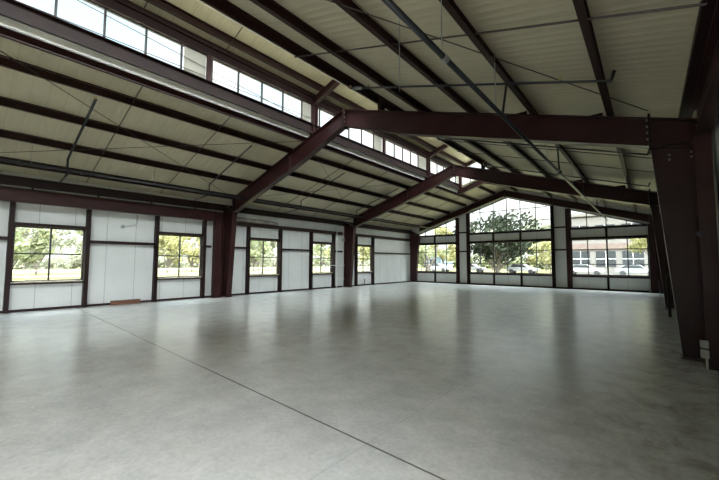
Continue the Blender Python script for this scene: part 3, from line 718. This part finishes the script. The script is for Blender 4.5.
spots = [(-46, 3.4, 7.2, 3.2, 'leaf_mid', 1.4), (-43, 9.0, 6.4, 2.3, 'leaf_pale', 0), (-58, 6.6, 9.0, 4.0, 'leaf_pale', 0), (-62, 14.5, 8, 3.0, 'leaf_mid', 0),
         (-47, 17.6, 8.0, 3.3, 'leaf_yellow', 0), (-58, 25.5, 9.0, 3.9, 'leaf_yellow', 0), (-50, 32, 7.6, 3.3, 'leaf_mid', 0), (-60, 39.5, 8.2, 3.8, 'leaf_pale', 0), (-60, 48, 8.4, 3.2, 'leaf_mid', 0),
         (-48, 51.5, 7.6, 3.2, 'leaf_yellow', 0), (-60, 58, 9, 4.2, 'leaf_mid', 0), (-47, 60.5, 8, 3.6, 'leaf_yellow', 0), (-62, 70, 9, 4.2, 'leaf_pale', 0), (-56, 74, 9, 4.0, 'leaf_mid', 0)]
wl = ['leaning mid green tree in the first left window', 'slim pale tree in the right half of the first left window', 'tall pale tree far behind the first left window', 'mid green tree hidden between first and second windows',
      'yellow tree in the left half of the second left window', 'yellow tree in the right half of the second left window', 'mid green tree at the left of the third left window', 'pale tree in the right half of the third left window',
      'mid green tree between the third and fourth windows', 'yellow tree at the left of the fourth left window', 'mid green tree at the right of the fourth left window', 'yellow tree left in the fifth left window', 'pale tree far behind the fifth left window', 'mid green tree right in the fifth left window']
for (x, y, h, r_, m, ln), lab in zip(spots, wl): tree(x, y, h, r_, m, lab, n=1300, leaf=.30, lean=ln, group=LG, trunk_h=.7)

for k in range(11):
    tree(-86-4*(k % 2), -2+k*10.5, 10.5+(k*7 % 3), 4.3, ('leaf_pale', 'leaf_yellow', 'leaf_mid')[k % 3], ('pale', 'yellowish', 'mid green')[k % 3] + ' tree in the far hedgerow beyond the field and the nearer trees', n=900, leaf=.5, group='far hedgerow trees', trunk_h=.8)
def hedge(lab, pts, h, m, n, leafs):
    rr = random.Random(5); bm = bmesh.new()
    (xa, ya), (xb, yb) = pts
    for k in range(n):
        u = rr.random(); hh = h*(.55+.45*abs(math.sin(u*37)+.4*math.sin(u*91))/1.4)
        p = Vector((xa+(xb-xa)*u+rr.gauss(0, 1.2), ya+(yb-ya)*u+rr.gauss(0, .8), -.3+hh*rr.random()))
        nr = Vector((rr.gauss(0, 1), rr.gauss(0, 1), rr.gauss(0, 1))).normalized(); a = nr.orthogonal().normalized(); c = nr.cross(a); q = leafs*rr.uniform(.6, 1.3)
        bm.faces.new([bm.verts.new(p+a*q), bm.verts.new(p+c*q*.6), bm.verts.new(p-a*q), bm.verts.new(p-c*q*.6)])
    me = bpy.data.meshes.new('hedge'); bm.to_mesh(me); bm.free(); me.materials.append(M[m])
    o = bpy.data.objects.new('hedge', me); C.objects.link(o)
    tag(o, lab, 'hedge', kind='stuff')
hedge('low pale undergrowth along the far side of the left field', ((-99, -10), (-99, 125)), 4.2, 'leaf_pale', 5200, .62)
hedge('low green undergrowth far beyond the gable windows', ((-75, 96), (-8, 96)), 5.0, 'leaf_mid', 3200, .62)
# wire fence in the field
t = thing('field_fence', (-27, 20, -.16), 'weathered wire fence across the field outside the left windows', 'fence')
for k in range(24):
    yy = .5+k*2.2; MB().box(-27.05, -26.95, yy-.05, yy+.05, -.3, 1.05).build('fence_post', 'fence', t)
b = MB()
for zz in (.25, .6, .95): b.tube([(-26.94, 0, zz), (-26.94, 52, zz)], .012, 4)
b.build('fence_wire', 'galv', t)

# beige office building beyond
t = thing('office_building', (3, 62, -.16), 'beige two-storey building with dark window bands beyond the right gable window', 'building')
bx0, bx1, by = -10.0, 22., 60.
MB().box(bx0, bx1, by, by+14, -.3, 8.4).build('facade', 'bwall', t)
MB().box(bx0-.2, bx1+.2, by-.25, by+14.2, 8.4, 8.8).build('parapet', 'bwall', t)
MB().box(bx0-.02, bx1, by-.12, by, 3.4, 4.3).build('brick_band', 'bband', t)
for k in range(10):
    xx = bx0+1.0+k*3.05
    for z0, z1 in ((1.0, 3.2), (4.9, 7.0)):
        w = MB().box(xx, xx+2.3, by-.05, by+.02, z0, z1).build('window', 'bwin', t)
        m_ = MB(); m_.box(xx+1.12, xx+1.18, by-.08, by-.05, z0, z1); m_.box(xx, xx+2.3, by-.08, by-.05, (z0+z1)/2-.03, (z0+z1)/2+.03); m_.build('mullion', 'white', w)
t = thing('blue_house', (-36, 66, -.16), 'small pale blue house seen in the left gable window', 'building')
MB().box(-38.2, -34.6, 68, 74, -.3, 3.6).build('house_wall', 'bblue', t)
MB().prism([(-38.6, 3.6), (-34.2, 3.6), (-36.4, 5.0)], 'Y', 67.6, 74.4).build('roof', 'broof', t)
MB().box(-37.2, -36.0, 67.95, 68.02, .8, 2.2).build('window', 'bwin', t)

def car(x, y, m, lab):
    t = thing('car', (x, y, -.12), lab, 'car', 'parked cars beyond the far gable')
    z = -.12
    MB().prism([(x-2.2, z+.35), (x+2.2, z+.35), (x+2.25, z+.75), (x+1.2, z+.9), (x-2.0, z+.95), (x-2.25, z+.8)], 'Y', y-.85, y+.85).build('body', m, t, .05)
    c = MB().prism([(x-1.9, z+.9), (x+1.1, z+.9), (x+.35, z+1.42), (x-1.2, z+1.45)], 'Y', y-.75, y+.75).build('cabin', m, t, .04)
    MB().prism([(x-1.6, z+.95), (x+.85, z+.95), (x+.3, z+1.34), (x-1.1, z+1.36)], 'Y', y-.765, y+.765).build('side_glass', 'bwin', c)
    for dx in (-1.4, 1.4):
        for dy in (-.8, .8): MB().tube([(x+dx, y+dy-.1, z+.32), (x+dx, y+dy+.1, z+.32)], .32, 14).build('wheel', 'tyre', t)
car(-23.2, 57, 'carw', 'white car parked far off, left of the oak trunk')
car(-15.2, 57, 'carw', 'white car parked far off, right of the oak trunk')
car(-7.0, 57, 'carw', 'white car parked before the left end of the beige building')
car(-1.4, 57, 'carg', 'silver car parked before the beige building')
car(-29.5, 57, 'carw', 'white car parked far off, between left and centre gable windows')

# ------------------------------------------------------------------ sky and light
w = bpy.data.worlds.new('sky'); sc.world = w; w.use_nodes = True
nt = w.node_tree; bg = nt.nodes['Background']; L = nt.links
tc = N(nt, 'ShaderNodeTexCoord')
nm = N(nt, 'ShaderNodeVectorMath', operation='NORMALIZE'); L.new(tc.outputs['Generated'], nm.inputs[0])
sp = N(nt, 'ShaderNodeSeparateXYZ'); L.new(nm.outputs[0], sp.inputs[0])
r = N(nt, 'ShaderNodeValToRGB'); e = r.color_ramp.elements
e[0].position, e[0].color = .0, (1.0, 1.0, .97, 1); e[1].position, e[1].color = .6, (.54, .73, .88, 1)
L.new(sp.outputs[2], r.inputs[0])
no = N(nt, 'ShaderNodeTexNoise'); no.inputs['Scale'].default_value = 3.2; no.inputs['Detail'].default_value = 6; no.inputs['Roughness'].default_value = .55
L.new(nm.outputs[0], no.inputs['Vector'])
cr = N(nt, 'ShaderNodeValToRGB'); cr.color_ramp.elements[0].position = .44; cr.color_ramp.elements[1].position = .60
L.new(no.outputs['Fac'], cr.inputs[0])
mx_ = N(nt, 'ShaderNodeMix', data_type='RGBA'); L.new(cr.outputs[0], mx_.inputs[0]); L.new(r.outputs[0], mx_.inputs[6]); mx_.inputs[7].default_value = (1.0, 1.0, 1.0, 1)
# bright veiled sun behind the viewer, on the open side
sd = Vector((.84, -.30, .80)).normalized()
dt = N(nt, 'ShaderNodeVectorMath', operation='DOT_PRODUCT'); L.new(nm.outputs[0], dt.inputs[0]); dt.inputs[1].default_value = sd
lobe = math_node(nt, 'POWER', math_node(nt, 'MAXIMUM', dt.outputs['Value'], 0.), 4.0)
SKY, GLOW, ZENITH = 1.3, 22.0, 18.0
zr = N(nt, 'ShaderNodeMapRange', interpolation_type='SMOOTHSTEP'); zr.inputs[1].default_value = .52; zr.inputs[2].default_value = .85
zr.inputs[3].default_value = 0; zr.inputs[4].default_value = ZENITH
L.new(sp.outputs[2], zr.inputs[0])
stv = math_node(nt, 'ADD', math_node(nt, 'ADD', math_node(nt, 'MULTIPLY', lobe, GLOW), SKY), zr.outputs[0])
wm = N(nt, 'ShaderNodeMix', data_type='RGBA'); L.new(math_node(nt, 'MULTIPLY', lobe, 6., True), wm.inputs[0])
L.new(mx_.outputs[2], wm.inputs[6]); wm.inputs[7].default_value = (.95, .975, 1.0, 1)
L.new(wm.outputs[2], bg.inputs['Color']); L.new(stv, bg.inputs['Strength'])

# ------------------------------------------------------------------ camera
yaw, pit, rol, f = .703, .0648, .0035, 342.5578
fw = Vector((-math.sin(yaw)*math.cos(pit), math.cos(yaw)*math.cos(pit), math.sin(pit)))
rt = Vector((math.cos(yaw), math.sin(yaw), 0)); up = rt.cross(fw)
r2 = rt*math.cos(rol)+up*math.sin(rol); u2 = up*math.cos(rol)-rt*math.sin(rol)
cd = bpy.data.cameras.new('camera'); cam = bpy.data.objects.new('camera', cd); C.objects.link(cam)
cd.sensor_width = 36; cd.lens = f*36/719; cd.clip_end = 1000; cd.clip_start = .05
cam.matrix_world = Matrix(((r2.x, u2.x, -fw.x, 0), (r2.y, u2.y, -fw.y, 0), (r2.z, u2.z, -fw.z, 1.5), (0, 0, 0, 1)))
sc.camera = cam

vs = sc.view_settings; vs.view_transform = 'Standard'; vs.look = 'None'; vs.gamma = 1; vs.use_curve_mapping = False; vs.exposure = 0.55
cy = sc.cycles; cy.use_denoising = True; cy.max_bounces = 12; cy.diffuse_bounces = 6; cy.glossy_bounces = 4; cy.transparent_max_bounces = 12; cy.sample_clamp_indirect = 8
